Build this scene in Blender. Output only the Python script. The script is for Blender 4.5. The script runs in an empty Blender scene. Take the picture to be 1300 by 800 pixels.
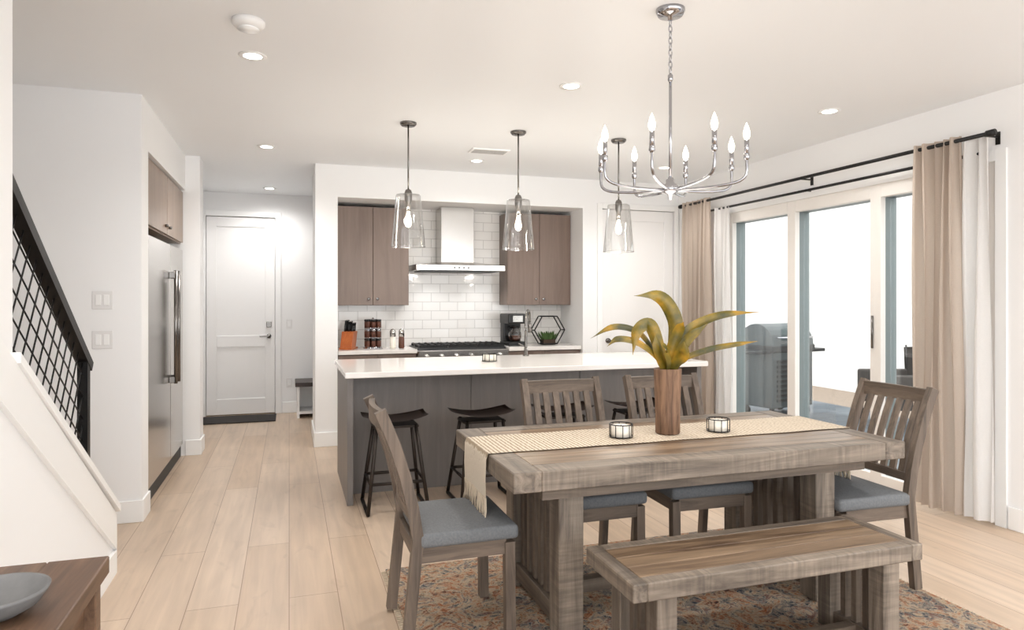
import bpy, bmesh, math, random
from mathutils import Vector, Matrix
random.seed(7)
S=bpy.context.scene
COL=S.collection

# ------------------------------------------------------------ materials
def newmat(name):
    m=bpy.data.materials.new(name); m.use_nodes=True
    nt=m.node_tree; b=nt.nodes['Principled BSDF']
    return m,nt,b
def lin(c):
    return tuple(((v/255)/12.92 if v/255<=0.04045 else ((v/255+0.055)/1.055)**2.4) for v in c)+(1,)
def plain(name,c,rough=0.5,metal=0.0,noise=0.04,scale=8,bump=0.0,spec=0.5,coat=0,transl=0):
    m,nt,b=newmat(name)
    tc=nt.nodes.new('ShaderNodeTexCoord'); n=nt.nodes.new('ShaderNodeTexNoise')
    n.inputs['Scale'].default_value=scale; n.inputs['Detail'].default_value=4
    nt.links.new(tc.outputs['Object'],n.inputs['Vector'])
    r=nt.nodes.new('ShaderNodeMixRGB'); c=lin(c)
    r.inputs[1].default_value=tuple(max(0,v*(1-noise)) for v in c[:3])+(1,)
    r.inputs[2].default_value=tuple(min(1,v*(1+noise)) for v in c[:3])+(1,)
    nt.links.new(n.outputs['Fac'],r.inputs[0]); nt.links.new(r.outputs[0],b.inputs['Base Color'])
    b.inputs['Roughness'].default_value=rough; b.inputs['Metallic'].default_value=metal
    b.inputs['Specular IOR Level'].default_value=spec
    b.inputs['Coat Weight'].default_value=coat
    if transl>0:
        tr=nt.nodes.new('ShaderNodeBsdfTranslucent'); nt.links.new(r.outputs[0],tr.inputs[0])
        mx=nt.nodes.new('ShaderNodeMixShader'); mx.inputs[0].default_value=transl
        nt.links.new(b.outputs[0],mx.inputs[1]); nt.links.new(tr.outputs[0],mx.inputs[2]); nt.links.new(mx.outputs[0],nt.nodes['Material Output'].inputs[0])
    if bump>0:
        bp=nt.nodes.new('ShaderNodeBump'); bp.inputs['Strength'].default_value=bump; bp.inputs['Distance'].default_value=0.002
        nt.links.new(n.outputs['Fac'],bp.inputs['Height']); nt.links.new(bp.outputs[0],b.inputs['Normal'])
    return m
def wood(name,cd,cl,axis='X',rough=0.55,scale=1.0,bump=0.3,saw=0.0,contrast=(0.3,0.7)):
    m,nt,b=newmat(name)
    tc=nt.nodes.new('ShaderNodeTexCoord'); mp=nt.nodes.new('ShaderNodeMapping')
    s=[22*scale]*3; s['XYZ'.index(axis)]=1.6*scale
    mp.inputs['Scale'].default_value=s
    nt.links.new(tc.outputs['Object'],mp.inputs['Vector'])
    n=nt.nodes.new('ShaderNodeTexNoise'); n.inputs['Scale'].default_value=1.0; n.inputs['Detail'].default_value=8
    n.inputs['Roughness'].default_value=0.65; n.inputs['Distortion'].default_value=0.9
    nt.links.new(mp.outputs[0],n.inputs['Vector'])
    cr=nt.nodes.new('ShaderNodeValToRGB')
    cr.color_ramp.elements[0].position=contrast[0]; cr.color_ramp.elements[0].color=lin(cd)
    cr.color_ramp.elements[1].position=contrast[1]; cr.color_ramp.elements[1].color=lin(cl)
    nt.links.new(n.outputs['Fac'],cr.inputs[0])
    out=cr.outputs[0]
    if saw>0:
        mp2=nt.nodes.new('ShaderNodeMapping'); s2=[5.0]*3; s2['XYZ'.index(axis)]=70
        mp2.inputs['Scale'].default_value=s2; nt.links.new(tc.outputs['Object'],mp2.inputs['Vector'])
        n2=nt.nodes.new('ShaderNodeTexNoise'); n2.inputs['Scale'].default_value=1; n2.inputs['Detail'].default_value=3
        nt.links.new(mp2.outputs[0],n2.inputs['Vector'])
        n3=nt.nodes.new('ShaderNodeTexNoise'); n3.inputs['Scale'].default_value=6; n3.inputs['Detail'].default_value=2
        nt.links.new(tc.outputs['Object'],n3.inputs['Vector'])
        mr=nt.nodes.new('ShaderNodeMapRange'); mr.inputs[1].default_value=.35; mr.inputs[2].default_value=.65
        mr.inputs[3].default_value=-saw; mr.inputs[4].default_value=saw
        nt.links.new(n2.outputs['Fac'],mr.inputs[0])
        mk=nt.nodes.new('ShaderNodeMapRange'); mk.inputs[1].default_value=.42; mk.inputs[2].default_value=.6
        nt.links.new(n3.outputs['Fac'],mk.inputs[0])
        ma=nt.nodes.new('ShaderNodeMath'); ma.operation='MULTIPLY_ADD'; ma.inputs[2].default_value=1
        nt.links.new(mr.outputs[0],ma.inputs[0]); nt.links.new(mk.outputs[0],ma.inputs[1])
        mx=nt.nodes.new('ShaderNodeVectorMath'); mx.operation='SCALE'
        nt.links.new(out,mx.inputs[0]); nt.links.new(ma.outputs[0],mx.inputs['Scale']); out=mx.outputs[0]
    nt.links.new(out,b.inputs['Base Color'])
    b.inputs['Roughness'].default_value=rough
    bp=nt.nodes.new('ShaderNodeBump'); bp.inputs['Strength'].default_value=bump; bp.inputs['Distance'].default_value=0.002
    nt.links.new(n.outputs['Fac'],bp.inputs['Height']); nt.links.new(bp.outputs[0],b.inputs['Normal'])
    return m
def emit(name,c,st):
    m,nt,b=newmat(name); b.inputs['Base Color'].default_value=c+(1,)
    b.inputs['Emission Color'].default_value=c+(1,); b.inputs['Emission Strength'].default_value=st
    return m
def glass(name,tint,refl=0.12,edge=0.5,dens=None):
    m=bpy.data.materials.new(name); m.use_nodes=True; nt=m.node_tree; nt.nodes.clear()
    o=nt.nodes.new('ShaderNodeOutputMaterial'); t=nt.nodes.new('ShaderNodeBsdfTransparent'); g=nt.nodes.new('ShaderNodeBsdfGlossy')
    t.inputs[0].default_value=tint+(1,); g.inputs['Roughness'].default_value=0.02
    lw=nt.nodes.new('ShaderNodeLayerWeight'); lw.inputs[0].default_value=0.35
    mr=nt.nodes.new('ShaderNodeMapRange'); mr.inputs[3].default_value=refl; mr.inputs[4].default_value=edge
    nt.links.new(lw.outputs['Facing'],mr.inputs[0])
    mx=nt.nodes.new('ShaderNodeMixShader'); nt.links.new(mr.outputs[0],mx.inputs[0])
    nt.links.new(t.outputs[0],mx.inputs[1]); nt.links.new(g.outputs[0],mx.inputs[2]); nt.links.new(mx.outputs[0],o.inputs[0])
    return m

M={}
M['wall']=plain('wall_paint',(243,243,243),0.6,noise=.01,scale=3)
M['ceil']=plain('ceiling_paint',(241,243,245),0.5,noise=.008,scale=1.5)
M['trim']=plain('trim_paint',(245,245,244),0.35,noise=.008)
M['door']=plain('door_paint',(244,243,242),0.35,noise=.008)
M['quartz']=plain('white_quartz',(234,230,226),0.12,noise=.03,scale=14)
M['island']=wood('island_taupe_laminate',(108,103,100),(126,120,116),'Z',0.4,scale=.5,bump=.03)
M['cab']=wood('cabinet_taupe_wood',(114,96,86),(132,114,103),'Z',0.4,scale=.5,bump=.03)
M['cab2']=wood('cabinet_fridge_wood',(132,110,93),(154,132,113),'Z',0.3,scale=.9,bump=.05)
M['steel']=plain('brushed_stainless',(192,189,185),0.2,1.0,noise=.04,scale=20)
M['chrome']=plain('chrome',(170,170,174),0.07,1.0,noise=.01)
M['nickel']=plain('brushed_nickel',(125,122,119),0.25,1.0,noise=.03)
M['black']=plain('black_metal',(22,21,21),0.4,0.3,noise=.1)
M['blackpl']=plain('black_plastic',(18,18,19),0.3,noise=.1)
M['dark']=plain('dark_walnut',(50,36,29),0.35,noise=.3,scale=20)
M['stoolmetal']=plain('stool_gunmetal',(58,52,48),0.45,0.7,noise=.1)
for a in 'XYZ': M['tw'+a]=wood('weathered_wood_'+a,(68,57,48),(116,102,88),axis=a,saw=.12,bump=.5)
for a in 'XYZ': M['tl'+a]=wood('weathered_wood_edge_'+a,(80,70,61),(138,125,111),axis=a,saw=.22,bump=.5,scale=.8,contrast=(.32,.66))
for a in 'XYZ': M['tt'+a]=wood('table_top_wood_'+a,(86,67,51),(146,123,99),axis=a,rough=.38,saw=0,bump=.25,scale=.7,contrast=(.33,.64))
for a in 'XYZ': M['cw'+a]=wood('chair_wood_'+a,(74,63,54),(122,106,92),axis=a,scale=1.3,bump=.3)
M['seat']=plain('seat_grey_fabric',(106,108,110),0.9,noise=.3,scale=110,bump=.5)
M['conw']=wood('console_dark_oak',(72,52,40),(126,98,76),'Y',0.42,scale=.7,contrast=(.33,.66))
M['bowl']=plain('bowl_grey_wash',(112,112,112),0.7,noise=.45,scale=14,bump=.4)
M['curt']=plain('curtain_taupe_linen',(202,188,175),0.9,noise=.06,scale=120,bump=.2,transl=.35)
M['sheer']=plain('curtain_white_linen',(230,228,226),0.9,noise=.03,scale=120,bump=.2,transl=.3)
M['glass']=glass('window_glass',(.975,.985,.98),.03,.3)
M['pglass']=glass('pendant_glass',(.91,.91,.905),.08,.85)
M['teal']=plain('exterior_frame_grey',(118,128,129),0.4,noise=.05)
M['sframe']=plain('slider_frame_beige',(234,230,225),0.4,noise=.01)
M['bulb']=emit('bulb_warm',(1.0,.88,.72),6)
M['disc']=emit('downlight_emitter',(1.0,.96,.9),10)
M['candle']=plain('candle_wax',(240,234,222),0.5,noise=.02)
M['orangewood']=wood('knife_block_wood',(168,84,36),(198,112,56),'Z',.4,bump=.1)
M['green']=plain('plant_green',(66,92,44),.6,noise=.35,scale=30)
M['spice']=plain('spice_brown',(90,52,36),.5,noise=.6,scale=60)
M['mat']=plain('doormat_charcoal',(52,48,46),.95,noise=.3,scale=120,bump=.5)
M['stucco']=plain('stucco_white',(200,199,197),.9,noise=.03,scale=20,bump=.3)
M['gravel']=plain('gravel_tan',(132,118,105),.95,noise=.35,scale=40,bump=.6)
M['grill']=plain('grill_grey_teal',(62,72,75),.45,.2,noise=.08)
M['grilld']=plain('grill_dark',(38,43,46),.5,.2,noise=.1)
M['wicker']=plain('wicker_grey',(56,52,49),.8,noise=.5,scale=80,bump=.7)
M['ocush']=plain('outdoor_cushion',(92,92,94),.9,noise=.1,scale=60)
M['vase']=wood('vase_driftwood',(82,58,42),(138,106,82),'Z',.7,scale=1.6,bump=.6,contrast=(.36,.62))
M['soil']=plain('soil',(60,45,35),.9,noise=.3)
M['plate']=plain('switch_plate',(232,231,230),.35,noise=.005)
M['slat']=plain('vent_slat_shadow',(150,148,146),.6,noise=.02)
M['fringe']=plain('runner_fringe',(200,184,162),.95,noise=.15,scale=60)

# leaf
m,nt,b=newmat('leaf_olive_yellow')
tc=nt.nodes.new('ShaderNodeTexCoord'); n=nt.nodes.new('ShaderNodeTexNoise'); n.inputs['Scale'].default_value=9; n.inputs['Detail'].default_value=4
cr=nt.nodes.new('ShaderNodeValToRGB'); e=cr.color_ramp.elements
e[0].position=.38; e[0].color=lin((60,60,20)); e[1].position=.70; e[1].color=lin((176,132,34))
x=e.new(.52); x.color=lin((116,98,26))
nt.links.new(tc.outputs['Object'],n.inputs['Vector']); nt.links.new(n.outputs['Fac'],cr.inputs[0]); nt.links.new(cr.outputs[0],b.inputs['Base Color'])
b.inputs['Roughness'].default_value=.42
M['leaf']=m

# floor planks
m,nt,b=newmat('floor_oak_planks')
tc=nt.nodes.new('ShaderNodeTexCoord'); sp=nt.nodes.new('ShaderNodeSeparateXYZ'); cb=nt.nodes.new('ShaderNodeCombineXYZ')
nt.links.new(tc.outputs['Object'],sp.inputs[0]); nt.links.new(sp.outputs['Y'],cb.inputs['X']); nt.links.new(sp.outputs['X'],cb.inputs['Y'])
br=nt.nodes.new('ShaderNodeTexBrick'); br.offset=.37; br.offset_frequency=2
br.inputs['Scale'].default_value=1; br.inputs['Brick Width'].default_value=2.1; br.inputs['Row Height'].default_value=.225
br.inputs['Mortar Size'].default_value=.002; br.inputs['Mortar Smooth'].default_value=.2; br.inputs['Bias'].default_value=0
br.inputs['Color1'].default_value=lin((196,172,148)); br.inputs['Color2'].default_value=lin((207,186,165)); br.inputs['Mortar'].default_value=lin((146,120,98))
nt.links.new(cb.outputs[0],br.inputs['Vector'])
def fnoise(sc,scale,det,lo,hi,a,c,dist=.5):
    mp=nt.nodes.new('ShaderNodeMapping'); mp.inputs['Scale'].default_value=sc; nt.links.new(tc.outputs['Object'],mp.inputs['Vector'])
    n=nt.nodes.new('ShaderNodeTexNoise'); n.inputs['Scale'].default_value=scale; n.inputs['Detail'].default_value=det; n.inputs['Distortion'].default_value=dist
    nt.links.new(mp.outputs[0],n.inputs['Vector'])
    mr=nt.nodes.new('ShaderNodeMapRange'); mr.inputs[1].default_value=lo; mr.inputs[2].default_value=hi; mr.inputs[3].default_value=a; mr.inputs[4].default_value=c
    nt.links.new(n.outputs['Fac'],mr.inputs[0]); return mr.outputs[0]
def mul(p,q):
    mu=nt.nodes.new('ShaderNodeMath'); mu.operation='MULTIPLY'; nt.links.new(p,mu.inputs[0]); nt.links.new(q,mu.inputs[1]); return mu.outputs[0]
f=mul(fnoise((16,1,1),1.4,7,.3,.7,.87,1.06),fnoise((3.5,1.2,1),1.3,2,.35,.65,.94,1.04))
f=mul(f,fnoise((5,1.8,1),1.6,4,.60,.74,1,.86,1.2))
sc=nt.nodes.new('ShaderNodeVectorMath'); sc.operation='SCALE'; nt.links.new(br.outputs['Color'],sc.inputs[0]); nt.links.new(f,sc.inputs['Scale'])
nt.links.new(sc.outputs[0],b.inputs['Base Color']); b.inputs['Roughness'].default_value=.33; b.inputs['Specular IOR Level'].default_value=.45
M['floor']=m

# subway tile (X,Z)
m,nt,b=newmat('subway_tile')
tc=nt.nodes.new('ShaderNodeTexCoord'); sp=nt.nodes.new('ShaderNodeSeparateXYZ'); cb=nt.nodes.new('ShaderNodeCombineXYZ')
nt.links.new(tc.outputs['Object'],sp.inputs[0]); nt.links.new(sp.outputs['X'],cb.inputs['X']); nt.links.new(sp.outputs['Z'],cb.inputs['Y'])
br=nt.nodes.new('ShaderNodeTexBrick'); br.inputs['Scale'].default_value=1; br.inputs['Brick Width'].default_value=.2; br.inputs['Row Height'].default_value=.1
br.inputs['Mortar Size'].default_value=.003; br.inputs['Color1'].default_value=lin((236,233,229)); br.inputs['Color2'].default_value=lin((243,241,238)); br.inputs['Mortar'].default_value=lin((206,203,199))
nt.links.new(cb.outputs[0],br.inputs['Vector']); nt.links.new(br.outputs['Color'],b.inputs['Base Color'])
n=nt.nodes.new('ShaderNodeTexNoise'); n.inputs['Scale'].default_value=9; nt.links.new(tc.outputs['Object'],n.inputs['Vector'])
bp=nt.nodes.new('ShaderNodeBump'); bp.inputs['Strength'].default_value=.25; bp.inputs['Distance'].default_value=.01; nt.links.new(n.outputs['Fac'],bp.inputs['Height'])
bp2=nt.nodes.new('ShaderNodeBump'); bp2.invert=True; bp2.inputs['Strength'].default_value=.6; bp2.inputs['Distance'].default_value=.002; nt.links.new(br.outputs['Fac'],bp2.inputs['Height']); nt.links.new(bp.outputs[0],bp2.inputs['Normal'])
nt.links.new(bp2.outputs[0],b.inputs['Normal']); b.inputs['Roughness'].default_value=.08
M['tile']=m

# rug
m,nt,b=newmat('rug_distressed')
tc=nt.nodes.new('ShaderNodeTexCoord')
def nz(s,d,dist=0,vec=None):
    n=nt.nodes.new('ShaderNodeTexNoise'); n.inputs['Scale'].default_value=s; n.inputs['Detail'].default_value=d; n.inputs['Distortion'].default_value=dist
    n.inputs['Roughness'].default_value=.7
    nt.links.new(tc.outputs['Object'],n.inputs['Vector']); return n
def ramp(n,els):
    cr=nt.nodes.new('ShaderNodeValToRGB'); e=cr.color_ramp.elements
    e[0].position,e[0].color=els[0][0],lin(els[0][1]); e[1].position,e[1].color=els[-1][0],lin(els[-1][1])
    for p,c in els[1:-1]:
        k=e.new(p); k.color=lin(c)
    nt.links.new(n.outputs['Fac'],cr.inputs[0]); return cr
a=ramp(nz(7,7,1.8),[(.34,(30,38,50)),(.43,(66,76,88)),(.48,(176,160,138)),(.53,(164,140,110)),(.57,(156,84,38)),(.64,(52,32,28))])
c2=ramp(nz(26,6,1.2),[(.42,(32,32,38)),(.49,(176,160,138)),(.58,(136,84,52))])
mx=nt.nodes.new('ShaderNodeMixRGB'); mx.inputs[0].default_value=.5
nt.links.new(a.outputs[0],mx.inputs[1]); nt.links.new(c2.outputs[0],mx.inputs[2])
nt.links.new(mx.outputs[0],b.inputs['Base Color']); b.inputs['Roughness'].default_value=.95
M['rug']=m

# runner
m,nt,b=newmat('runner_woven')
tc=nt.nodes.new('ShaderNodeTexCoord'); w=nt.nodes.new('ShaderNodeTexWave'); w.bands_direction='X'; w.inputs['Scale'].default_value=16; w.inputs['Distortion'].default_value=2.2; w.inputs['Detail'].default_value=4; w.inputs['Detail Scale'].default_value=3
nt.links.new(tc.outputs['Object'],w.inputs['Vector'])
cr=nt.nodes.new('ShaderNodeValToRGB'); cr.color_ramp.elements[0].color=lin((160,142,120)); cr.color_ramp.elements[0].position=.1; cr.color_ramp.elements[1].color=lin((216,203,184)); cr.color_ramp.elements[1].position=.6
nt.links.new(w.outputs['Fac'],cr.inputs[0]); nt.links.new(cr.outputs[0],b.inputs['Base Color']); b.inputs['Roughness'].default_value=.95
bp=nt.nodes.new('ShaderNodeBump'); bp.inputs['Strength'].default_value=.5; bp.inputs['Distance'].default_value=.003; nt.links.new(w.outputs['Fac'],bp.inputs['Height']); nt.links.new(bp.outputs[0],b.inputs['Normal'])
M['runner']=m

# patio pavers
m,nt,b=newmat('patio_pavers')
tc=nt.nodes.new('ShaderNodeTexCoord'); br=nt.nodes.new('ShaderNodeTexBrick'); br.inputs['Scale'].default_value=1; br.inputs['Brick Width'].default_value=.6; br.inputs['Row Height'].default_value=.3; br.inputs['Mortar Size'].default_value=.006
br.inputs['Color1'].default_value=lin((84,92,98)); br.inputs['Color2'].default_value=lin((104,110,116)); br.inputs['Mortar'].default_value=lin((70,72,74))
nt.links.new(tc.outputs['Object'],br.inputs['Vector']); nt.links.new(br.outputs['Color'],b.inputs['Base Color']); b.inputs['Roughness'].default_value=.8
M['paver']=m

# ------------------------------------------------------------ mesh builder
class B:
    def __init__(s): s.bm=bmesh.new(); s.mats=[]
    def mi(s,k):
        if k not in s.mats: s.mats.append(k)
        return s.mats.index(k)
    def _merge(s,t,k,smooth=False):
        i=s.mi(k)
        for f in t.faces: f.material_index=i; f.smooth=smooth
        me=bpy.data.meshes.new('tmp'); t.to_mesh(me); t.free(); s.bm.from_mesh(me); bpy.data.meshes.remove(me)
    def box(s,x0,x1,y0,y1,z0,z1,k,bev=0,seg=1,mtx=None,smooth=False):
        t=bmesh.new(); bmesh.ops.create_cube(t,size=1)
        for v in t.verts:
            v.co=Vector((x0+(v.co.x+.5)*(x1-x0),y0+(v.co.y+.5)*(y1-y0),z0+(v.co.z+.5)*(z1-z0)))
        if bev>0: bmesh.ops.bevel(t,geom=t.edges[:],offset=bev,segments=seg,affect='EDGES',profile=.5)
        if mtx is not None: bmesh.ops.transform(t,matrix=mtx,verts=t.verts)
        s._merge(t,k,smooth); return s
    def lathe(s,prof,c,k,seg=24,cap=True,axis=None):
        t=bmesh.new(); rings=[]
        for r,z in prof:
            if r<1e-5: rings.append([t.verts.new((0,0,z))])
            else: rings.append([t.verts.new((r*math.cos(2*math.pi*i/seg),r*math.sin(2*math.pi*i/seg),z)) for i in range(seg)])
        for a,b_ in zip(rings,rings[1:]):
            for i in range(seg):
                j=(i+1)%seg
                if len(a)==1 and len(b_)==1: continue
                if len(a)==1: t.faces.new((a[0],b_[j],b_[i]))
                elif len(b_)==1: t.faces.new((a[i],a[j],b_[0]))
                else: t.faces.new((a[i],a[j],b_[j],b_[i]))
        if cap:
            if len(rings[0])>1: t.faces.new(rings[0][::-1])
            if len(rings[-1])>1: t.faces.new(rings[-1])
        mt=Matrix.Translation(Vector(c))
        if axis is not None: mt=mt@Vector((0,0,1)).rotation_difference(Vector(axis)).to_matrix().to_4x4()
        bmesh.ops.transform(t,matrix=mt,verts=t.verts)
        s._merge(t,k,True); return s
    def cyl(s,p,q,r,k,seg=12,r2=None):
        p=Vector(p);q=Vector(q); L=(q-p).length
        return s.lathe([(r,0),(r if r2 is None else r2,L)],p,k,seg,True,(q-p).normalized())
    def sweep(s,path,sec,k,up=(0,0,1),closed=False,smooth=False,scales=None):
        t=bmesh.new(); P=[Vector(p) for p in path]; n=len(P); rings=[]
        for i in range(n):
            if closed: d=P[(i+1)%n]-P[(i-1)%n]
            else: d=P[min(i+1,n-1)]-P[max(i-1,0)]
            d.normalize(); u=Vector(up)
            a=d.cross(u)
            if a.length<1e-3: a=d.cross(Vector((1,0,0)))
            a.normalize(); bb=a.cross(d).normalized()
            sc=1 if scales is None else scales[i]
            rings.append([t.verts.new(P[i]+a*(x*sc)+bb*(y*sc)) for x,y in sec])
        m_=len(sec)
        rng=range(n if closed else n-1)
        for i in rng:
            A=rings[i];C=rings[(i+1)%n]
            for j in range(m_):
                t.faces.new((A[j],A[(j+1)%m_],C[(j+1)%m_],C[j]))
        if not closed:
            t.faces.new(rings[0][::-1]); t.faces.new(rings[-1])
        bmesh.ops.recalc_face_normals(t,faces=t.faces[:])
        s._merge(t,k,smooth); return s
    def tube(s,path,r,k,seg=8,closed=False,up=(0,0,1),scales=None):
        return s.sweep(path,[(r*math.cos(2*math.pi*i/seg),r*math.sin(2*math.pi*i/seg)) for i in range(seg)],k,up,closed,True,scales)
    def beam(s,path,w,d,k,up=(0,0,1)):
        return s.sweep(path,[(-w/2,-d/2),(w/2,-d/2),(w/2,d/2),(-w/2,d/2)],k,up)
    def grid(s,fn,nu,nv,k,smooth=True,thick=0):
        t=bmesh.new(); V=[[t.verts.new(fn(i/nu,j/nv)) for j in range(nv+1)] for i in range(nu+1)]
        for i in range(nu):
            for j in range(nv): t.faces.new((V[i][j],V[i+1][j],V[i+1][j+1],V[i][j+1]))
        if thick!=0: bmesh.ops.solidify(t,geom=t.faces[:],thickness=thick); bmesh.ops.recalc_face_normals(t,faces=t.faces[:])
        s._merge(t,k,smooth); return s
    def poly(s,pts,off,k):
        t=bmesh.new(); a=[t.verts.new(p) for p in pts]; o=Vector(off); c=[t.verts.new(Vector(p)+o) for p in pts]
        t.faces.new(a); t.faces.new(c[::-1]); n=len(a)
        for i in range(n): t.faces.new((a[i],c[i],c[(i+1)%n],a[(i+1)%n]))
        bmesh.ops.recalc_face_normals(t,faces=t.faces[:]); s._merge(t,k); return s
    def done(s,name,loc=(0,0,0),rz=0,scale=1):
        me=bpy.data.meshes.new(name); s.bm.to_mesh(me); s.bm.free()
        for k in s.mats: me.materials.append(M[k])
        o=bpy.data.objects.new(name,me); o.location=loc; o.rotation_euler=(0,0,rz); o.scale=(scale,)*3
        COL.objects.link(o); return o
def dup(o,loc,rz):
    n=bpy.data.objects.new(o.name.split('.')[0],o.data); n.location=loc; n.rotation_euler=(0,0,rz); COL.objects.link(n); return n
def bez(p,n=16):
    P=[Vector(q) for q in p]; P=[P[0]*2-P[1]]+P+[P[-1]*2-P[-2]]; out=[]
    for i in range(1,len(P)-2):
        for j in range(n):
            t=j/n; a,b_,c,d=P[i-1],P[i],P[i+1],P[i+2]
            out.append(.5*((2*b_)+(c-a)*t+(2*a-5*b_+4*c-d)*t*t+(3*b_-a-3*c+d)*t**3))
    out.append(P[-2]); return out

H=2.74
# ------------------------------------------------------------ room shell
B().box(-2.3,4.45,-3,9.2,-.1,0,'floor').done('floor')
B().box(-2.3,4.45,-3,9.2,H,H+.15,'ceil').done('ceiling')
b=B(); b.box(4.25,4.45,-3,-2.4,0,H,'wall'); b.box(4.25,4.45,1.9,3.15,0,H,'wall'); b.box(4.25,4.45,-2.4,1.9,2.45,H,'wall'); b.box(4.25,4.45,3.15,5.95,2.3,H,'wall'); b.box(4.25,4.45,5.95,7.0,0,H,'wall'); b.done('wall_right')  # out-of-view opening beside the camera is added to let in more sky light
B().box(.24,.45,6.85,7.6,0,H,'wall').done('wall_kitchen_left')
B().box(.45,3.05,6.85,7.5,2.425,H,'wall').done('wall_kitchen_header')
B().box(.45,3.05,7.5,7.6,0,H,'wall').done('wall_kitchen_back')
b=B()
b.box(3.05,3.28,6.85,7.6,0,H,'wall'); b.box(3.28,4.19,6.85,7.0,2.43,H,'wall'); b.box(4.19,4.25,6.85,7.0,0,H,'wall'); b.box(3.28,4.25,7.0,7.1,0,H,'wall')
b.done('wall_kitchen_right')
b=B(); b.box(-1.2,-.965,9.05,9.2,0,H,'wall'); b.box(-.965,-.165,9.05,9.2,2.45,H,'wall'); b.box(-.165,1.6,9.05,9.2,0,H,'wall'); b.box(-.965,-.165,9.18,9.2,0,2.45,'wall'); b.done('wall_hall_back')
B().box(-1.2,-1.05,7.1,9.05,0,H,'wall').done('wall_hall_left')
B().box(1.45,1.6,7.6,9.05,0,H,'wall').done('wall_hall_right')
b=B(); b.box(-2.2,-.9,4.9,5.12,0,H,'wall'); b.box(-1.75,-.9,5.12,6.85,2.42,H,'wall'); b.box(-1.75,-1.65,5.12,6.85,0,2.42,'wall'); b.box(-1.75,-.78,6.85,7.1,0,H,'wall'); b.done('wall_fridge_niche')
B().box(-2.3,-2.2,-.5,5.12,0,H,'wall').done('wall_left')
# stair side wall
def zs(y): return .30+(4.0-y)*.664
xs=-.87
b=B(); b.poly([(xs,4.02,0),(xs,4.02,.29),(xs,2.66,zs(2.66)),(xs,2.66,H),(xs,.3,H),(xs,.3,0)],(-.12,0,0),'wall')
b.done('wall_stair')
b=B()
b.poly([(xs+.03,4.045,.31),(xs+.03,2.64,zs(2.64)+.01),(xs+.03,2.64,zs(2.64)+.045),(xs+.03,4.045,.345)],(-.17,0,0),'trim')
b.poly([(xs+.018,4.02,.12),(xs+.018,4.02,.305),(xs+.018,.8,zs(.8)+.005),(xs+.018,.8,zs(.8)-.2)],(-.018,0,0),'trim')
b.box(xs,xs+.018,.3,4.02,0,.12,'trim')
b.done('trim_1')
b=B()
for i in range(14):
    y1=3.98-i*.27; b.box(-2.195,xs-.125,y1-.27,y1,0,.178*(i+1)-.03,'wall'); b.box(-2.195,xs-.125,y1-.27,y1+.02,.178*(i+1)-.03,.178*(i+1),'floor')
    if .178*(i+2)>2.5: break
b.done('staircase')
# railing
b=B(); xr=xs-.06
def zr(y): return 1.14+(3.72-y)*.724
b.beam([(xr,3.78,zr(3.78)),(xr,2.665,zr(2.665))],.05,.045,'black')
b.box(xr-.022,xr+.022,3.70,3.745,.5,zr(3.72),'black')
b.beam([(xr,3.72,zs(3.72)+.10),(xr,2.665,zs(2.665)+.10)],.03,.03,'black')
b.box(xr-.02,xr+.02,2.665,2.69,zs(2.66)+.05,zr(2.66),'black')
def clip(p,d):
    lim=[-9,9]
    def half(f0,f1):
        if abs(f1)<1e-9:
            if f0<0: lim[0],lim[1]=1,-1
            return
        t=-f0/f1
        if f1>0: lim[0]=max(lim[0],t)
        else: lim[1]=min(lim[1],t)
    half(p[0]-2.68,d[0]); half(3.71-p[0],-d[0])
    half(p[1]-(.40+(4.0-p[0])*.664),d[1]+.664*d[0])
    half((1.14+(3.72-p[0])*.724)-.02-p[1],-.724*d[0]-d[1])
    return lim
sl=math.atan(.7); d1=(-math.cos(sl),math.sin(sl)); d2=(math.sin(sl),math.cos(sl))
for i in range(-14,26):
    for d,e_,stp in((d1,d2,.085),(d2,d1,.085)):
        p=(3.2+e_[0]*i*stp,1.0+e_[1]*i*stp); lo,hi=clip(p,d)
        if hi-lo>.02: b.cyl((xr,p[0]+d[0]*lo,p[1]+d[1]*lo),(xr,p[0]+d[0]*hi,p[1]+d[1]*hi),.0035,'black',6)
b.done('stair_railing')

# baseboards
def bb(name,*bx):
    b=B()
    for q in bx: b.box(*q,0,.14,'trim',bev=.003)
    b.done(name)
bb('baseboard_right',(4.235,4.25,1.9,3.07),(4.235,4.25,6.03,6.85))
bb('baseboard_kitchen',(.226,.45,6.836,6.85),(.226,.24,6.852,7.6),(3.05,3.2,6.836,6.85))
bb('baseboard_hall',(-.08,1.45,9.036,9.05),(-1.05,-1.036,7.1,9.05),(-.78,-.765,6.852,7.11),(-.9,-.765,6.836,6.85))
bb('baseboard_niche',(-2.2,-.886,4.886,4.9),(-.9,-.886,4.902,5.12))

# ------------------------------------------------------------ doors
def door(name,x0,x1,y,h,knob_x,dead=True):
    b=B(); b.box(x0,x1,y+.014,y+.04,.01,h,'door')
    st=.115
    b.box(x0,x0+st,y,y+.015,.01,h,'door',bev=.003); b.box(x1-st,x1,y,y+.015,.01,h,'door',bev=.003)
    for q in((.01,.2),(.84,.98),(h-.12,h)): b.box(x0+st,x1-st,y,y+.015,q[0],q[1],'door',bev=.003)
    if dead is not None:
        s=-1 if knob_x>(x0+x1)/2 else 1
        b.cyl((knob_x,y-.02,.97),(knob_x,y,.97),.028,'nickel',16); b.cyl((knob_x,y-.05,.97),(knob_x,y-.02,.97),.01,'nickel')
        b.box(min(knob_x,knob_x+s*.11),max(knob_x,knob_x+s*.11),y-.062,y-.045,.96,.98,'nickel',bev=.004)
        if dead: b.box(knob_x-.03,knob_x+.03,y-.025,y,1.08,1.15,'nickel',bev=.006)
    return b.done(name)
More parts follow.
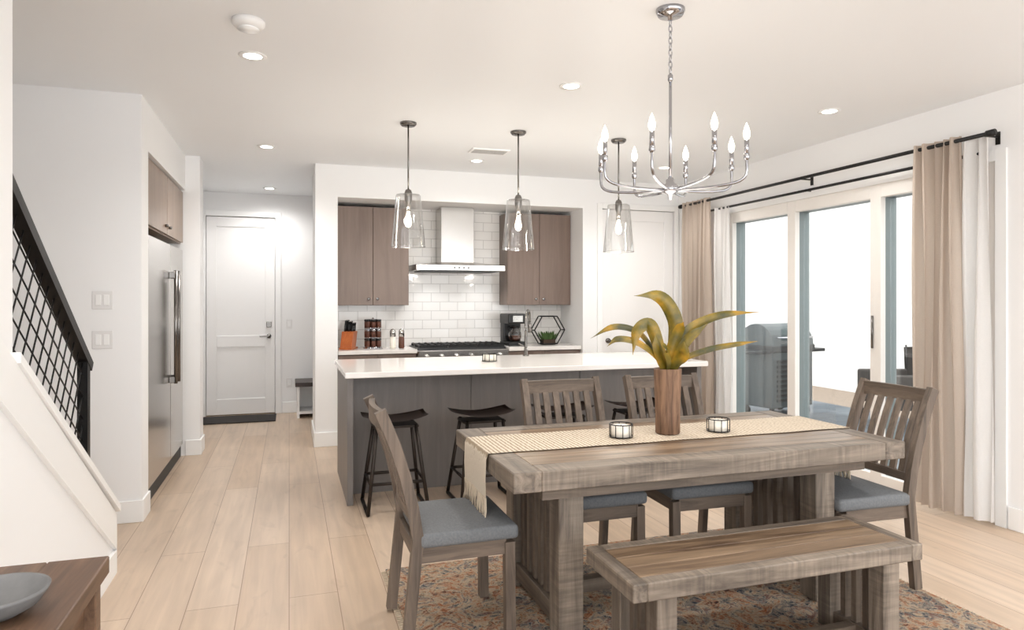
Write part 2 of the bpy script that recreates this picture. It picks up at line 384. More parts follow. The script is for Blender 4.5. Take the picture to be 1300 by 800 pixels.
door('door_1',-.96,-.17,9.065,2.445,-.24)
door('door_2',3.285,4.185,6.87,2.425,3.36,False)
def casing(name,x0,x1,y,h,w=.07,xr=None):
    b=B(); b.box(x0-w,x0,y-.016,y,0,h+w,'trim',bev=.003); b.box(x1,min(x1+w,xr or 99),y-.016,y,0,h+w,'trim',bev=.003); b.box(x0,x1,y-.016,y,h,h+w,'trim',bev=.003); b.done(name)
casing('trim_2',-.965,-.165,9.05,2.45)
casing('trim_3',3.28,4.19,6.85,2.43,.06,4.235)
b=B(); b.box(-.98,-.15,8.45,8.95,.002,.014,'mat',bev=.003); b.done('doormat')

# ------------------------------------------------------------ sliding door
b=B()
def fr(y0,y1,z0,z1):
    b.box(4.26,4.31,y0,y1,z0,z1,'sframe',bev=.003); b.box(4.31,4.42,y0+.004,y1-.004,z0,z1,'teal')
for y0,y1 in((5.87,5.95),(4.97,5.07),(4.05,4.15),(3.15,3.23)): fr(y0,y1,0,2.3)
for ya,yb in((3.23,4.05),(4.15,4.97),(5.07,5.87)):
    fr(ya,yb,2.2,2.3); fr(ya,yb,0,.09); b.box(4.355,4.362,ya,yb,.09,2.2,'glass')
b.cyl((4.25,4.12,1.05),(4.25,4.12,1.3),.008,'nickel')
b.box(4.235,4.25,3.08,3.15,0,2.3,'trim'); b.box(4.235,4.25,5.95,6.02,0,2.3,'trim'); b.box(4.235,4.25,3.08,6.02,2.3,2.37,'trim')
b.done('window_1')

# curtain rods
b=B()
b.cyl((4.10,3.1,2.447),(4.10,6.55,2.447),.013,'black',14); b.cyl((4.17,3.2,2.35),(4.17,6.5,2.35),.011,'black',14)
b.cyl((4.10,3.05,2.447),(4.10,3.10,2.447),.021,'black',16); b.cyl((4.10,6.55,2.447),(4.10,6.59,2.447),.022,'black',16)
for y in(3.14,4.75,6.52):
    b.box(4.10,4.25,y-.006,y+.006,2.442,2.452,'black'); b.box(4.243,4.25,y-.014,y+.014,2.40,2.48,'black')
for y in(3.22,4.75,6.48): b.box(4.16,4.25,y-.005,y+.005,2.345,2.354,'black')
b.done('curtain_rod')
def curtain(y0,y1,xc,k,folds,amp,ztop,flare=.06,ph=0):
    b=B()
    def fn(u,v):
        z=.035+(ztop-.035)*v; low=(1-v)
        yc=(y0+y1)/2; y=yc+(u-.5)*(y1-y0)*(1+flare*low)
        a=amp*(.75+.35*low)
        x=xc+a*math.sin(2*math.pi*folds*u+ph+.5*math.sin(3*v+u*9))+.012*math.sin(5*v+7*u)
        y+=.25*a*math.sin(4*math.pi*folds*u+1.3)
        return Vector((x,y,z))
    b.grid(fn,folds*14,18,k); return b.done('curtain')
curtain(3.27,3.60,4.10,'curt',5,.036,2.475,.15)
curtain(3.12,3.27,4.14,'sheer',2,.03,2.46,.3)
curtain(6.02,6.5,4.10,'curt',6,.036,2.475)
curtain(5.78,6.0,4.16,'sheer',3,.028,2.36)

# ------------------------------------------------------------ exterior
B().box(4.45,7.3,-3,14,-.15,-.05,'paver').done('patio_paving')
B().box(7.3,8.6,-3,14,-.15,-.06,'gravel').done('gravel_bed')
B().box(8.6,8.8,-3,14.2,-.15,4.2,'stucco').done('garden_wall'); B().box(4.45,8.6,14,14.2,-.15,4.2,'stucco').done('neighbour_block_wall')
b=B()
b.box(-.38,.38,-.26,.26,.12,.82,'grill',bev=.01)
for i in range(9): b.box(-.3,.3,-.272,-.26,.2+i*.06,.235+i*.06,'grilld')
for sx in(-1,1): b.box(min(sx*.38,sx*.66),max(sx*.38,sx*.66),-.24,.24,.8,.84,'grilld',bev=.006)
b.box(-.4,.4,-.28,.28,.82,.9,'grilld',bev=.008)
b.poly([(-.38,-.27,.9)]+[(-.38,-.27*math.cos(a),.9+.27*math.sin(a)) for a in [math.pi*i/12 for i in range(1,12)]]+[(-.38,.27,.9)],(.76,0,0),'grill')
b.cyl((-.3,-.32,1.0),(.3,-.32,1.0),.012,'chrome')
for sx in(-.3,.3): b.cyl((sx,-.32,1.0),(sx,-.22,1.0),.008,'chrome')
for sx in(-.32,.32):
    for sy in(-.2,.2): b.cyl((sx-.02,sy,.05),(sx+.02,sy,.05),.05,'blackpl',16); b.box(sx-.02,sx+.02,sy-.02,sy+.02,.05,.14,'grilld')
b.done('barbecue_grill',(6.0,7.35,-.05),.2)
b=B()
b.box(-.33,.33,-.3,.3,.3,.42,'wicker',bev=.03,seg=3); b.box(-.27,.27,-.28,.22,.42,.5,'ocush',bev=.03,seg=3)
for sx in(-1,1):
    b.box(min(sx*.33,sx*.4),max(sx*.33,sx*.4),-.3,.3,.25,.64,'wicker',bev=.025,seg=3)
    for sy in(-.26,.26): b.cyl((sx*.36,sy,0),(sx*.36,sy,.3),.02,'black')
b.grid(lambda u,v:Vector(((u-.5)*.74,.27+.1*v-.12*(2*u-1)**2*v,.4+.5*v+.03*math.cos((u-.5)*3))),16,10,'wicker',thick=.03)
for i in range(9): b.cyl((-.34+i*.085,.29,.42),(-.34+i*.085,.38-.12*(i/4-1)**2,.93),.01,'black',6)
b.done('outdoor_armchair',(6.7,6.1,-.05),-1.9)

# ------------------------------------------------------------ fridge + cabinet
b=B()
b.box(-1.6,-.95,5.14,6.8,.0,1.88,'steel')
b.box(-.949,-.915,5.15,6.12,.12,1.87,'steel',bev=.004); b.box(-.949,-.915,6.13,6.79,.12,1.87,'steel',bev=.004)
b.box(-.949,-.93,5.15,6.79,.01,.11,'grilld')
for y in(6.05,6.2):
    b.cyl((-.865,y,.75),(-.865,y,1.66),.014,'nickel',16)
    for z in(.78,1.62): b.box(-.915,-.86,y-.012,y+.012,z-.025,z+.025,'nickel',bev=.004)
b.done('refrigerator')
b=B(); b.box(-1.6,-.94,5.13,6.84,1.93,2.41,'cab2')
b.box(-.94,-.918,5.14,5.98,1.94,2.40,'cab2',bev=.002); b.box(-.94,-.918,5.99,6.83,1.94,2.40,'cab2',bev=.002)
for y in(5.9,6.07): b.cyl((-.918,y,2.0),(-.895,y,2.0),.012,'nickel')
b.done('fridge_cabinet')
def plate(name,pos,n,ax='y',w=.045,h=.115):
    b=B(); W=n*w+.025
    b.box(-W/2,W/2,-.006,0,-h/2,h/2,'plate',bev=.002)
    for i in range(n):
        x=(i-(n-1)/2)*w; b.box(x-.016,x+.016,-.010,-.005,-.034,.034,'trim',bev=.002)
    b.done(name,pos,0)
plate('light_switch_plate',(-1.12,4.9,1.42),2); plate('light_switch_plate',(-1.12,4.9,1.17),2)
plate('light_switch_plate',(.0,9.05,1.12),1)
plate('wall_outlet',(.0,9.05,.38),1)

# ------------------------------------------------------------ hall bench
b=B(); b.box(.07,1.44,8.55,9.03,.38,.43,'dark',bev=.004); b.box(.09,.12,8.58,9.03,0,.38,'trim'); b.box(1.4,1.44,8.58,9.03,0,.38,'trim'); b.box(.12,1.4,8.98,9.03,0,.38,'trim'); b.box(.12,1.4,8.58,8.98,.05,.08,'trim'); b.box(.74,.77,8.58,8.98,.08,.38,'trim'); b.done('mudroom_bench')

# ------------------------------------------------------------ kitchen back run
b=B(); b.box(.451,3.049,7.485,7.499,.92,2.424,'tile'); b.done('backsplash_tile')
def base(name,x0,x1,nd):
    b=B(); b.box(x0,x1,6.93,7.48,.1,.88,'cab'); b.box(x0,x1,6.98,7.48,0,.1,'blackpl'); w=(x1-x0)/nd
    for i in range(nd):
        b.box(x0+i*w+.003,x0+(i+1)*w-.003,6.91,6.93,.11,.66,'cab',bev=.002); b.box(x0+i*w+.003,x0+(i+1)*w-.003,6.91,6.93,.67,.87,'cab',bev=.002)
        b.cyl((x0+(i+.5)*w-.05,6.895,.77),(x0+(i+.5)*w+.05,6.895,.77),.006,'nickel')
    b.box(x0,x1,6.88,7.48,.88,.92,'quartz',bev=.003); b.done(name)
base('base_cabinet',.455,1.235,2); base('base_cabinet',2.215,3.045,2)
b=B(); b.box(1.24,2.21,6.93,7.46,.1,.9,'steel'); b.box(1.26,2.19,6.89,6.93,.2,.74,'steel',bev=.005); b.box(1.4,2.05,6.885,6.89,.32,.6,'blackpl')
b.box(1.24,2.21,6.86,6.95,.78,.905,'steel',bev=.008); b.cyl((1.32,6.85,.70),(2.13,6.85,.70),.012,'steel')
for x in (1.35,2.1): b.cyl((x,6.85,.7),(x,6.9,.7),.008,'steel')
for i in range(6): b.cyl((1.33+i*.156,6.83,.845),(1.33+i*.156,6.87,.845),.024,'steel',18)
b.box(1.25,2.2,6.955,7.455,.9,.925,'blackpl',bev=.004)
for i in range(3):
    x0=1.27+i*.31
    for j in range(5): b.box(x0+.01+j*.07,x0+.022+j*.07,6.97,7.44,.94,.955,'black')
    for y in(6.97,7.2,7.43): b.box(x0,x0+.3,y,y+.012,.925,.95,'black')
    for y in(7.08,7.32): b.lathe([(.045,.925),(.045,.935),(.02,.94)],(x0+.15,y,0),'grilld',16)
b.done('gas_range')
def upper(x0,x1):
    b=B(); b.box(x0,x1,7.2,7.48,1.365,2.385,'cab'); w=(x1-x0)/2
    for i in range(2):
        b.box(x0+i*w+.002,x0+(i+1)*w-.002,7.178,7.2,1.367,2.383,'cab',bev=.002)
        x=x0+w+(-.045 if i==0 else .045); b.cyl((x,7.155,1.43),(x,7.178,1.43),.014,'chrome',14)
    b.done('upper_cabinet')
upper(.455,1.2); upper(2.29,3.045)
b=B(); b.box(1.245,2.205,6.99,7.48,1.73,1.79,'steel',bev=.003)
t=[(1.245,6.99),(2.205,6.99),(2.205,7.48),(1.245,7.48)]; u=[(1.56,7.2),(1.9,7.2),(1.9,7.48),(1.56,7.48)]
bmx=bmesh.new(); A=[bmx.verts.new((p[0],p[1],1.792)) for p in t]; C=[bmx.verts.new((p[0],p[1],1.83)) for p in u]
for i in range(4): bmx.faces.new((A[i],A[(i+1)%4],C[(i+1)%4],C[i]))
b._merge(bmx,'steel'); b.box(1.55,1.91,7.19,7.48,1.82,2.42,'steel',bev=.002)
b.box(1.3,2.15,7.03,7.44,1.722,1.73,'grilld')
for i in range(4): b.cyl((1.65+i*.05,6.984,1.76),(1.65+i*.05,6.99,1.76),.008,'blackpl')
hood=b.done('range_hood')
for x in(1.45,2.0):  # added fill spots under the hood, brighten the backsplash; no visible source
    l=bpy.data.lights.new('backsplash_fill_spot','SPOT'); l.energy=5; l.spot_size=2.4; l.spot_blend=.8; l.shadow_soft_size=.03
    lo=bpy.data.objects.new('backsplash_fill_spot',l); COL.objects.link(lo); lo.parent=hood; lo.location=(x,7.2,1.715)

# counter items
z=.92
b=B(); sh=Matrix.Identity(4); sh[1][2]=.35
b.box(-.06,.06,-.08,.06,0.015,.18,'orangewood',bev=.004,mtx=sh)
b.box(-.065,.065,-.09,.12,0,.02,'orangewood',bev=.003)
for i in range(3):
    for j in range(3):
        x=-.038+i*.038; y=-.05+j*.04; p=Vector((x,y+.06,.175)); q=p+Vector((random.uniform(-.004,.004),.04,.11-.012*i)); b.cyl(p,q,.010,'blackpl',8)
        b.cyl(q,q+Vector((0,.003,.006)),.0105,'steel',8)
b.done('knife_block',(.57,7.12,z),-.4)
b=B(); b.lathe([(.085,0),(.085,.012),(.012,.014),(.008,.03),(.008,.25),(.015,.26),(.0,.28)],(0,0,0),'chrome')
for l in range(3):
    b.lathe([(.078,.012+l*.085),(.078,.018+l*.085)],(0,0,0),'chrome')
    for i in range(7):
        a=2*math.pi*i/7+.2; c=(.056*math.cos(a),.056*math.sin(a),.018+l*.085)
        b.lathe([(.02,0),(.02,.05),(.016,.055)],c,'spice',10); b.lathe([(.021,.055),(.021,.074)],c,'chrome' if l%2 else 'blackpl',10)
b.done('spice_rack',(.82,7.12,z),0,1.15)
for x in(1.02,1.11):
    b=B(); b.lathe([(.022,0),(.026,.01),(.024,.10)],(0,0,0),'spice' if x>1.05 else 'candle',16); b.lathe([(.025,.10),(.025,.15),(.014,.165),(0,.17)],(0,0,0),'steel',16); b.done('pepper_grinder' if x>1.05 else 'salt_grinder',(x,7.10,z),0,1.2)
b=B(); b.box(-.11,.11,-.13,.13,0,.045,'blackpl',bev=.01,seg=2); b.box(-.105,.105,.03,.13,.04,.33,'blackpl',bev=.012,seg=2); b.box(-.11,.11,-.12,.135,.24,.35,'blackpl',bev=.015,seg=2)
b.lathe([(.05,.05),(.072,.08),(.075,.13),(.055,.18),(.05,.2)],(0,-.04,0),'pglass'); b.lathe([(.05,.052),(.068,.08),(.07,.11),(0,.11)],(0,-.04,0),'spice'); b.lathe([(.052,.2),(.052,.215),(0,.22)],(0,-.04,0),'blackpl')
b.tube([(-.05,-.08,.19),(-.09,-.12,.17),(-.09,-.12,.11),(-.06,-.09,.09)],.008,'blackpl'); b.box(-.06,.06,-.125,-.118,.26,.33,'steel',bev=.002)
b.done('coffee_maker',(2.36,7.18,z),.1)
b=B(); Rr=.18; hx=[(Rr*math.cos(math.pi*i/3),Rr*math.sin(math.pi*i/3)*.98) for i in range(6)]
hz=[(x,yy+.165) for x,yy in hx]
for (a,c),(d,e_) in zip(hz,hz[1:]+hz[:1]):
    for y in(-.06,.06): b.cyl((a,y,c),(d,y,e_),.007,'black',6)
    b.cyl((a,-.06,c),(a,.06,c),.007,'black',6)
b.box(-.07,.07,-.055,.055,.001,.06,'soil')
for i in range(130):
    a=random.uniform(0,6.28); r=random.uniform(0,.09); p=Vector((r*math.cos(a),.6*r*math.sin(a),.05)); L=random.uniform(.04,.11)
    q=p+Vector((math.cos(a)*L*.6,math.sin(a)*L*.4,L)); mid=(p+q)/2; sd=Vector((-math.sin(a),math.cos(a),0))*.014
    bm2=bmesh.new(); vs=[bm2.verts.new(v) for v in(p,mid+sd,q,mid-sd)]; bm2.faces.new(vs); b._merge(bm2,'green')
b.done('terrarium_planter',(2.76,7.16,z),0)

# ------------------------------------------------------------ island
IX0,IX1,IY0,IY1=.36,3.22,4.75,5.85
b=B()
b.box(IX0,IX1,IY0,IY1,.885,.925,'quartz',bev=.004)
b.box(IX0+.02,IX0+.06,IY0+.07,IY1-.03,0,.885,'island'); b.box(IX1-.06,IX1-.02,IY0+.07,IY1-.03,0,.885,'island')
b.box(IX0+.06,IX1-.06,5.12,IY1-.03,0,.885,'island')
for i in range(3):
    w=(IX1-IX0-.12)/3; b.box(IX0+.06+i*w+.002,IX0+.06+(i+1)*w-.002,5.105,5.12,.0,.885,'island',bev=.0015)
b.done('kitchen_island')
b=B(); b.lathe([(.028,0),(.028,.01),(.016,.014),(.016,.07)],(0,0,0),'nickel',16)
b.tube(bez([(0,0,.05),(0,0,.3),(0,-.03,.37),(0,-.09,.4),(0,-.15,.37),(0,-.17,.3)],8),.013,'nickel',10); b.cyl((0,-.17,.3),(0,-.172,.2),.017,'nickel')
b.cyl((0,0,.08),(.07,0,.11),.007,'nickel'); b.done('kitchen_faucet',(1.99,5.7,.925),2.6)
def wirebasket(name,loc,r,h,cand=True):
    b=B()
    for zz in(.004,h): b.tube([(r*math.cos(a),r*math.sin(a),zz) for a in[2*math.pi*i/20 for i in range(20)]],.0028,'black',6,True)
    for i in range(10):
        a=2*math.pi*i/10; b.cyl((r*math.cos(a),r*math.sin(a),.004),(r*math.cos(a),r*math.sin(a),h),.0022,'black',6)
    b.lathe([(0,0),(r*.86,.002),(r*.86,h*.85),(r*.8,h*.86),(0,h*.8)],(0,0,.002),'candle'); b.cyl((0,0,h*.8),(0,0,h*.95),.0015,'blackpl',6)
    b.done(name,loc)
wirebasket('candle_holder',(1.54,5.3,.925),.06,.06)
wirebasket('candle_holder',(1.508,2.94,.766),.055,.062)
wirebasket('candle_holder',(2.036,2.92,.766),.055,.062)

# ------------------------------------------------------------ stools
b=B()
b.grid(lambda u,v:Vector(((u-.5)*.44,(v-.5)*.32*(1-.25*(2*u-1)**4),.61+.035*(2*u-1)**2-.012*math.cos((v-.5)*3))),14,10,'dark',thick=-.04)
for sx in(-1,1):
    for sy in(-1,1):
        p=(sx*.13,sy*.09,.575); q=(sx*.2,sy*.19,.012); b.tube([p,q],.013,'stoolmetal')
    b.tube([(sx*.2,-.19,.014),(sx*.2,.19,.014)],.013,'stoolmetal')
    b.tube([(sx*.18,-.155,.2),(sx*.18,.155,.2)],.010,'stoolmetal')
for sy in(-1,1): b.tube([(-.175,sy*.155,.2),(.175,sy*.155,.2)],.011,'stoolmetal')
b.box(-.15,.15,-.1,.1,.555,.57,'stoolmetal')
st=b.done('bar_stool',(.69,4.72,0))
for x,r in((1.31,.03),(1.93,-.04),(2.55,.02)): dup(st,(x,4.72,0),r)

# ------------------------------------------------------------ rug
b=B(); b.box(.48,2.93,.55,3.6,.001,.011,'rug')
y=.56
while y<3.6:
    b.box(.455,.48,y,y+.006,.001,.006,'fringe'); b.box(2.93,2.955,y,y+.006,.001,.006,'fringe'); y+=.02
b.done('area_rug')
RZ=.012
# ------------------------------------------------------------ table
TX0,TX1,TY0,TY1=.81,2.735,2.46,3.40
b=B()
bt=.115
n=5; w=(TY1-TY0-2*bt)/n
for i in range(n): b.box(TX0+bt,TX1-bt,TY0+bt+i*w+.0008,TY0+bt+(i+1)*w-.0008,.72,.7595,'ttX',bev=.0015)
for a in((TX0,TX0+bt,TY0,TY1),(TX1-bt,TX1,TY0,TY1)): b.box(*a,.68,.76,'tlY',bev=.004)
for a in((TX0+bt,TX1-bt,TY0,TY0+bt),(TX0+bt,TX1-bt,TY1-bt,TY1)): b.box(*a,.68,.76,'tlX',bev=.004)
for xc in(1.10,2.39):
    for yc in(2.64,3.24):
        b.box(xc-.055,xc+.055,yc-.055,yc+.055,RZ,.68,'tlZ',bev=.004)
    b.box(xc-.04,xc+.04,2.695,3.185,.60,.68,'twY',bev=.003)
    b.box(xc-.04,xc+.04,2.695,3.185,.05,.13,'twY',bev=.003)
    for i in range(6):
        y=2.76+i*.076; b.box(xc-.02,xc+.02,y-.018,y+.018,.13,.60,'twZ',bev=.002)
b.box(1.14,2.35,2.91,2.97,.06,.12,'twX',bev=.003)
b.box(TX0+.15,TX1-.15,2.55,2.58,.62,.68,'twX'); b.box(TX0+.15,TX1-.15,3.30,3.33,.62,.68,'twX')
b.done('dining_table')
# bench
b=B(); X0,X1,Y0,Y1=1.10,2.375,2.055,2.44; f=.055
for i in range(3):
    w=(Y1-Y0-2*f)/3; b.box(X0+f,X1-f,Y0+f+i*w+.0006,Y0+f+(i+1)*w-.0006,.42,.4595,'ttX',bev=.0015)
for a in((X0,X0+f,Y0,Y1),(X1-f,X1,Y0,Y1)): b.box(*a,.395,.46,'tlY',bev=.004)
for a in((X0+f,X1-f,Y0,Y0+f),(X0+f,X1-f,Y1-f,Y1)): b.box(*a,.395,.46,'tlX',bev=.004)
for xc in(1.24,2.235):
    for yc in(2.11,2.385): b.box(xc-.04,xc+.04,yc-.038,yc+.038,RZ,.395,'tlZ',bev=.003)
    b.box(xc-.025,xc+.025,2.148,2.347,.34,.395,'twY'); b.box(xc-.025,xc+.025,2.148,2.347,.04,.09,'twY')
    for i in range(3): y=2.19+i*.057; b.box(xc-.015,xc+.015,y-.013,y+.013,.09,.34,'twZ')
b.box(1.265,2.21,2.225,2.27,.045,.085,'twX')
b.done('dining_bench')

# ------------------------------------------------------------ chairs
b=B()
def yb(z):
    if z<.45: return .235-.045*(z/.45)
    t=(z-.45)/.52; return .19+.06*t+.09*t*t
for sx in(-1,1):
    zsq=[0,.15,.3,.45,.58,.7,.82,.9,.97]
    b.beam([(sx*.213,yb(z),z) for z in zsq],.034,.045,'cwZ',up=(0,1,0))
    b.beam([(sx*.205,-.20,.0),(sx*.205,-.195,.40)],.042,.042,'cwZ',up=(0,1,0))
    b.box(sx*.205-.012,sx*.205+.012,-.18,.18,.35,.415,'cwY')
b.box(-.19,.19,-.212,-.188,.35,.415,'cwX'); b.box(-.19,.19,.18,.2,.35,.415,'cwX')
def rail(z0,z1,bow):
    def sec(z): return [( -.205+.41*i/10, yb(z)+bow*(1-(i/5-1)**2), z) for i in range(11)]
    zc=(z0+z1)/2; b.beam(sec(zc),.024,(z1-z0),'cwX',up=(0,0,1))
rail(.895,.965,.02); rail(.52,.56,.012)
for i in range(6):
    x=-.15+i*.06; k=1-(x/.205)**2
    b.beam([(x,yb(z)+(.012+.008*(z-.54)/.38)*k,z) for z in(.55,.64,.73,.82,.9)],.034,.013,'cwZ',up=(0,1,0))
b.box(-.235,.235,-.232,.185,.412,.472,'seat',bev=.018,seg=3,smooth=True)
b.grid(lambda u,v:Vector(((u-.5)*.44,(v-.5)*.385-.024,.471+.014*(1-max(abs(2*u-1),abs(2*v-1))**3))),12,12,'seat')
ch=b.done('dining_chair',(.68,2.93,RZ),math.radians(90))
dup(ch,(1.43,3.19,RZ),0); dup(ch,(2.05,3.19,RZ),math.radians(-2)); dup(ch,(2.685,2.78,RZ),math.radians(-92))

# ------------------------------------------------------------ runner
b=B(); y0,y1=2.80,3.17; T=.764
path=[(TX0-.012,.57),(TX0-.014,.65),(TX0-.012,.74),(TX0-.004,T+.001),(TX0+.03,T)]+[(TX0+.03+(TX1-TX0-.06)*i/20,T) for i in range(1,20)]+[(TX1-.03,T),(TX1+.004,T+.001),(TX1+.012,.74),(TX1+.014,.65),(TX1+.012,.57)]
N=len(path)-1
b.grid(lambda u,v:Vector((path[round(u*N)][0],y0+(y1-y0)*(1-v)+.004*math.sin(u*40+v),path[round(u*N)][1])),N,8,'runner')
for f_ in b.bm.faces: f_.normal_update()
if sum(f_.normal.z for f_ in b.bm.faces)<0: bmesh.ops.reverse_faces(b.bm,faces=b.bm.faces[:])
for xe,s in((TX0-.013,-1),(TX1+.013,1)):
    for i in range(46):
        y=y0+.004+(y1-y0-.008)*i/45; b.tube([(xe,y,.575),(xe+random.uniform(-.002,.008)*s,y+random.uniform(-.006,.006),.52),(xe+random.uniform(-.004,.012)*s,y+random.uniform(-.01,.01),.46+random.uniform(0,.03))],.0028,'fringe',5)
b.done('table_runner')

# ------------------------------------------------------------ vase plant
b=B(); vx,vy,vz=1.77,2.955,.766
b.lathe([(.056,0),(.060,.005),(.060,.1),(.063,.2),(.068,.31),(.067,.318),(.055,.318),(.053,.28),(0,.27)],(0,0,0),'vase',32)
b.lathe([(0,.285),(.053,.285)],(0,0,0),'soil',20,False)
Rv=Vector((.9506,-.3104,0)); Fv=Vector((.3104,.9506,0)); U=Vector((0,0,1))
leaves=[
 ([(.0,-.02,0),(.03,.15,.0),(.03,.27,0),(-.04,.375,0),(-.17,.375,-.02)],.030),
 ([(.01,-.02,0),(.05,.12,.02),(.13,.22,.03),(.28,.285,.02),(.46,.295,0)],.018),
 ([(.01,-.02,-.01),(.06,.06,-.02),(.19,.115,-.04),(.32,.14,-.04),(.43,.155,-.05)],.012),
 ([(-.01,-.02,0),(-.06,.1,.0),(-.14,.2,.0),(-.26,.225,.0),(-.38,.165,0)],.015),
 ([(-.01,-.02,-.02),(-.05,.12,-.05),(-.10,.24,-.07),(-.165,.21,-.09),(-.19,.09,-.1)],.026),
 ([(-.01,-.02,0),(-.05,.07,-.05),(-.15,.15,-.08),(-.25,.17,-.08),(-.31,.13,-.08)],.015),
 ([(0,-.02,0),(.01,.10,-.03),(.04,.2,-.05),(.06,.25,-.08)],.022),
 ([(.01,-.02,-.01),(.04,.1,-.06),(.09,.18,-.08),(.17,.24,-.1)],.02),
 ([(0,-.02,.01),(-.02,.10,.06),(-.05,.2,.1),(-.12,.24,.15)],.02),
 ([(0,-.02,-.02),(0,.06,-.08),(-.03,.13,-.13),(-.05,.12,-.19)],.022),
 ([(.01,-.02,0),(.07,.12,.06),(.12,.2,.1),(.22,.22,.18)],.018),
 ([(0,-.02,-.02),(.03,.05,-.06),(.06,.1,-.1),(.05,.16,-.12)],.022),
 ([(0,-.02,-.02),(-.03,.05,-.05),(-.06,.12,-.08),(-.08,.19,-.08)],.022),
]
for li,(pts,wd) in enumerate(leaves):
    C=bez([Vector((0,0,.3))+Rv*r+U*u_+Fv*f for r,u_,f in pts],8); n=len(C)-1
    az=random.uniform(-.7,.7); vd=(-Fv*math.cos(az)+Rv*math.sin(az)+U*.45).normalized()
    def fn(u,v):
        i=min(round(u*n),n); d=(C[min(i+1,n)]-C[max(i-1,0)]).normalized()
        sd=d.cross(vd).normalized(); nr=d.cross(sd)
        w=wd*(.35+.9*math.sin(math.pi*min(u*.9+.06,1))**.8)*(1 if u<.8 else max(.03,(1-u)/.2))
        k=(2*v-1); return C[i]+sd*(k*w)+nr*(abs(k)*w*.5)
    b.grid(fn,n,4,'leaf')
b.done('potted_plant_vase',(vx,vy,vz))

# ------------------------------------------------------------ console + bowl
b=B()
for i in range(3): b.box(-.855+i*.1383,-.855+(i+1)*.1383-.001,.75,2.0,.715,.76,'conw',bev=.003)
for x in(-.83,-.49):
    for y in(.8,1.93): b.box(x-.0,x+.045,y-.045,y,0,.715,'conw',bev=.003)
b.box(-.82,-.47,.81,1.89,.60,.715,'conw'); b.box(-.82,-.47,.81,1.89,.15,.18,'conw')
b.done('console_table')
b=B(); b.lathe([(0,0),(.05,0),(.085,.02),(.105,.048),(.108,.056),(.101,.056),(.08,.03),(.045,.013),(0,.011)],(0,0,0),'bowl',32); b.done('decorative_bowl',(-.585,1.69,.761),0,.92)

# ------------------------------------------------------------ ceiling fixtures
for x,y in((-.187,3.94),(-.186,6.235),(-.22,8.55),(1.688,6.251),(1.652,3.886),(3.587,3.845),(3.556,6.0),(-.187,1.4),(1.65,1.4),(3.58,1.4)):
    b=B(); b.lathe([(.048,-.004),(.07,-.006),(.074,0),(.048,-.001)],(0,0,0),'trim',28,False); b.lathe([(0,-.0035),(.048,-.0035)],(0,0,0),'disc',24,False); o=b.done('recessed_downlight',(x,y,H))
    l=bpy.data.lights.new('downlight_lamp','SPOT'); l.energy=34; l.spot_size=2.6; l.spot_blend=.9; l.color=(1,.975,.95); l.shadow_soft_size=.1
    if y>8: l.energy=42; l.spot_size=2.9
    if abs(y-6.235)<.01: l.energy=44
    lo=bpy.data.objects.new('downlight_lamp',l); COL.objects.link(lo); lo.parent=o; lo.location=(0,0,-.03)
b=B(); b.lathe([(.075,0),(.075,-.018),(.06,-.036),(.03,-.04),(0,-.04)],(0,0,0),'plate',28); b.lathe([(.045,-.038),(.05,-.044),(0,-.046)],(0,0,0),'trim',24,False); b.done('smoke_detector',(-.182,3.45,H))
b=B(); b.box(-.17,.17,-.09,.09,-.012,0,'trim',bev=.003)
for i in range(7): b.box(-.15,.15,-.07+i*.021,-.062+i*.021,-.0135,-.011,'slat')
b.done('ceiling_vent',(1.68,5.80,H))

# pendants
for x in(.843,1.707,2.578):
    b=B(); b.lathe([(.062,0),(.062,-.012),(.05,-.025),(0,-.025)],(0,0,0),'nickel'); b.cyl((0,0,-.02),(0,0,-.50),.006,'nickel',10)
    b.lathe([(.0,-.49),(.02,-.5),(.028,-.52),(.028,-.57),(.018,-.6),(.018,-.66),(0,-.66)],(0,0,0),'nickel')
    b.lathe([(.022,-.535),(.088,-.537),(.092,-.545),(.125,-.925)],(0,0,0),'pglass',36,False)
    b.lathe([(.125,-.925),(.1265,-.925),(.1265,-.918),(.125,-.918)],(0,0,0),'pglass',36,False)
    b.lathe([(.010,-.66),(.014,-.69),(.024,-.72),(.026,-.745),(.018,-.77),(0,-.78)],(0,0,0),'bulb',16)
    o=b.done('pendant_light',(x,5.07,H))
    l=bpy.data.lights.new('pendant_lamp','POINT'); l.energy=7; l.color=(1,.93,.82); l.shadow_soft_size=.03
    lo=bpy.data.objects.new('pendant_lamp',l); COL.objects.link(lo); lo.parent=o; lo.location=(0,0,-.97)

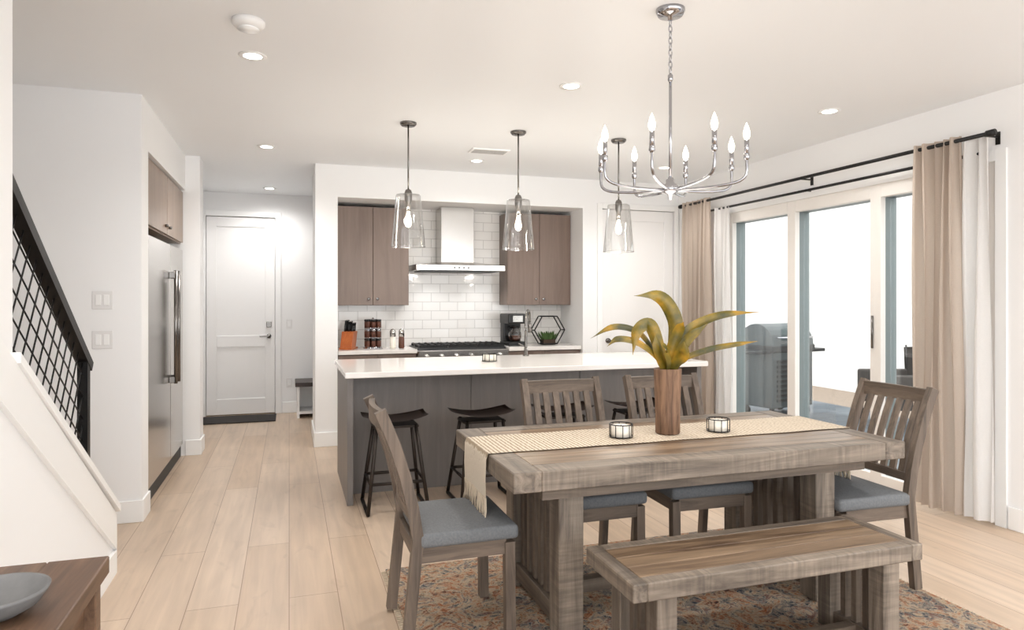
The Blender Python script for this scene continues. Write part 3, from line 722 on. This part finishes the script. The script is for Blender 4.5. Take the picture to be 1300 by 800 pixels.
# chandelier
b=B(); b.lathe([(.065,0),(.065,-.012),(.055,-.03),(.012,-.034),(.012,-.05),(0,-.05)],(0,0,0),'chrome')
for i in range(9):
    zc=-.062-i*.027; pts=[]
    for j in range(12):
        a=2*math.pi*j/12; p=(.008*math.cos(a),0,zc+.018*math.sin(a)) if i%2 else (0,.008*math.cos(a),zc+.018*math.sin(a)); pts.append(p)
    b.tube(pts,.0022,'chrome',6,True,up=(.3,.5,.2))
b.cyl((0,0,-.295),(0,0,-.83),.007,'chrome',12); b.lathe([(.004,-.29),(.012,-.3),(.012,-.32),(.007,-.33)],(0,0,0),'chrome')
b.lathe([(.008,-.76),(.02,-.775),(.02,-.79),(.034,-.80),(.036,-.815),(.034,-.83),(.012,-.84),(.01,-.86),(0,-.87)],(0,0,0),'chrome')
Rc=.33; near=-math.pi/2-math.radians(18.08)
for i in range(8):
    a=near+math.radians(-26+45*i); c,s_=math.cos(a),math.sin(a)
    def P(r,z): return (r*c,r*s_,z)
    b.tube([P(.02,-.82)]+bez([P(.10,-.822),P(.2,-.818),P(Rc-.05,-.808),P(Rc-.012,-.79),P(Rc,-.76),P(Rc,-.70)],5),.0065,'chrome',8,up=(s_,-c,0))
    b.lathe([(.007,-.715),(.013,-.705),(.013,-.69),(.0105,-.685)],(Rc*c,Rc*s_,0),'chrome',12)
    b.lathe([(.0105,-.69),(.0105,-.625)],(Rc*c,Rc*s_,0),'chrome',12)
    b.lathe([(.008,-.625),(.0135,-.61),(.0145,-.595),(.008,-.57),(0,-.55)],(Rc*c,Rc*s_,0),'bulb',12)
o=b.done('chandelier',(1.646,2.724,H))
l=bpy.data.lights.new('chandelier_lamp','POINT'); l.energy=6; l.color=(1,.94,.86); l.shadow_soft_size=.3
lo=bpy.data.objects.new('chandelier_lamp',l); COL.objects.link(lo); lo.parent=o; lo.location=(0,0,-1.0)

# ------------------------------------------------------------ light, world, camera
w=bpy.data.worlds.new('World'); S.world=w; w.use_nodes=True
bg=w.node_tree.nodes['Background']; bg.inputs[0].default_value=(.96,.98,1,1); bg.inputs[1].default_value=2.6
l=bpy.data.lights.new('sun','SUN'); l.energy=2; l.angle=.02; l.color=(1,.97,.93)
o=bpy.data.objects.new('sun',l); COL.objects.link(o); o.rotation_euler=Vector((-.75,-.25,.95)).to_track_quat('Z','Y').to_euler()
cam=bpy.data.cameras.new('camera'); co=bpy.data.objects.new('camera',cam); COL.objects.link(co)
co.location=(0,0,1.42); co.rotation_euler=(math.radians(90),0,-math.radians(18.08)); cam.lens=24; cam.sensor_width=36; cam.shift_y=-19/1300
cam.clip_start=.05
S.camera=co
S.view_settings.view_transform='Standard'
S.view_settings.exposure=0.62
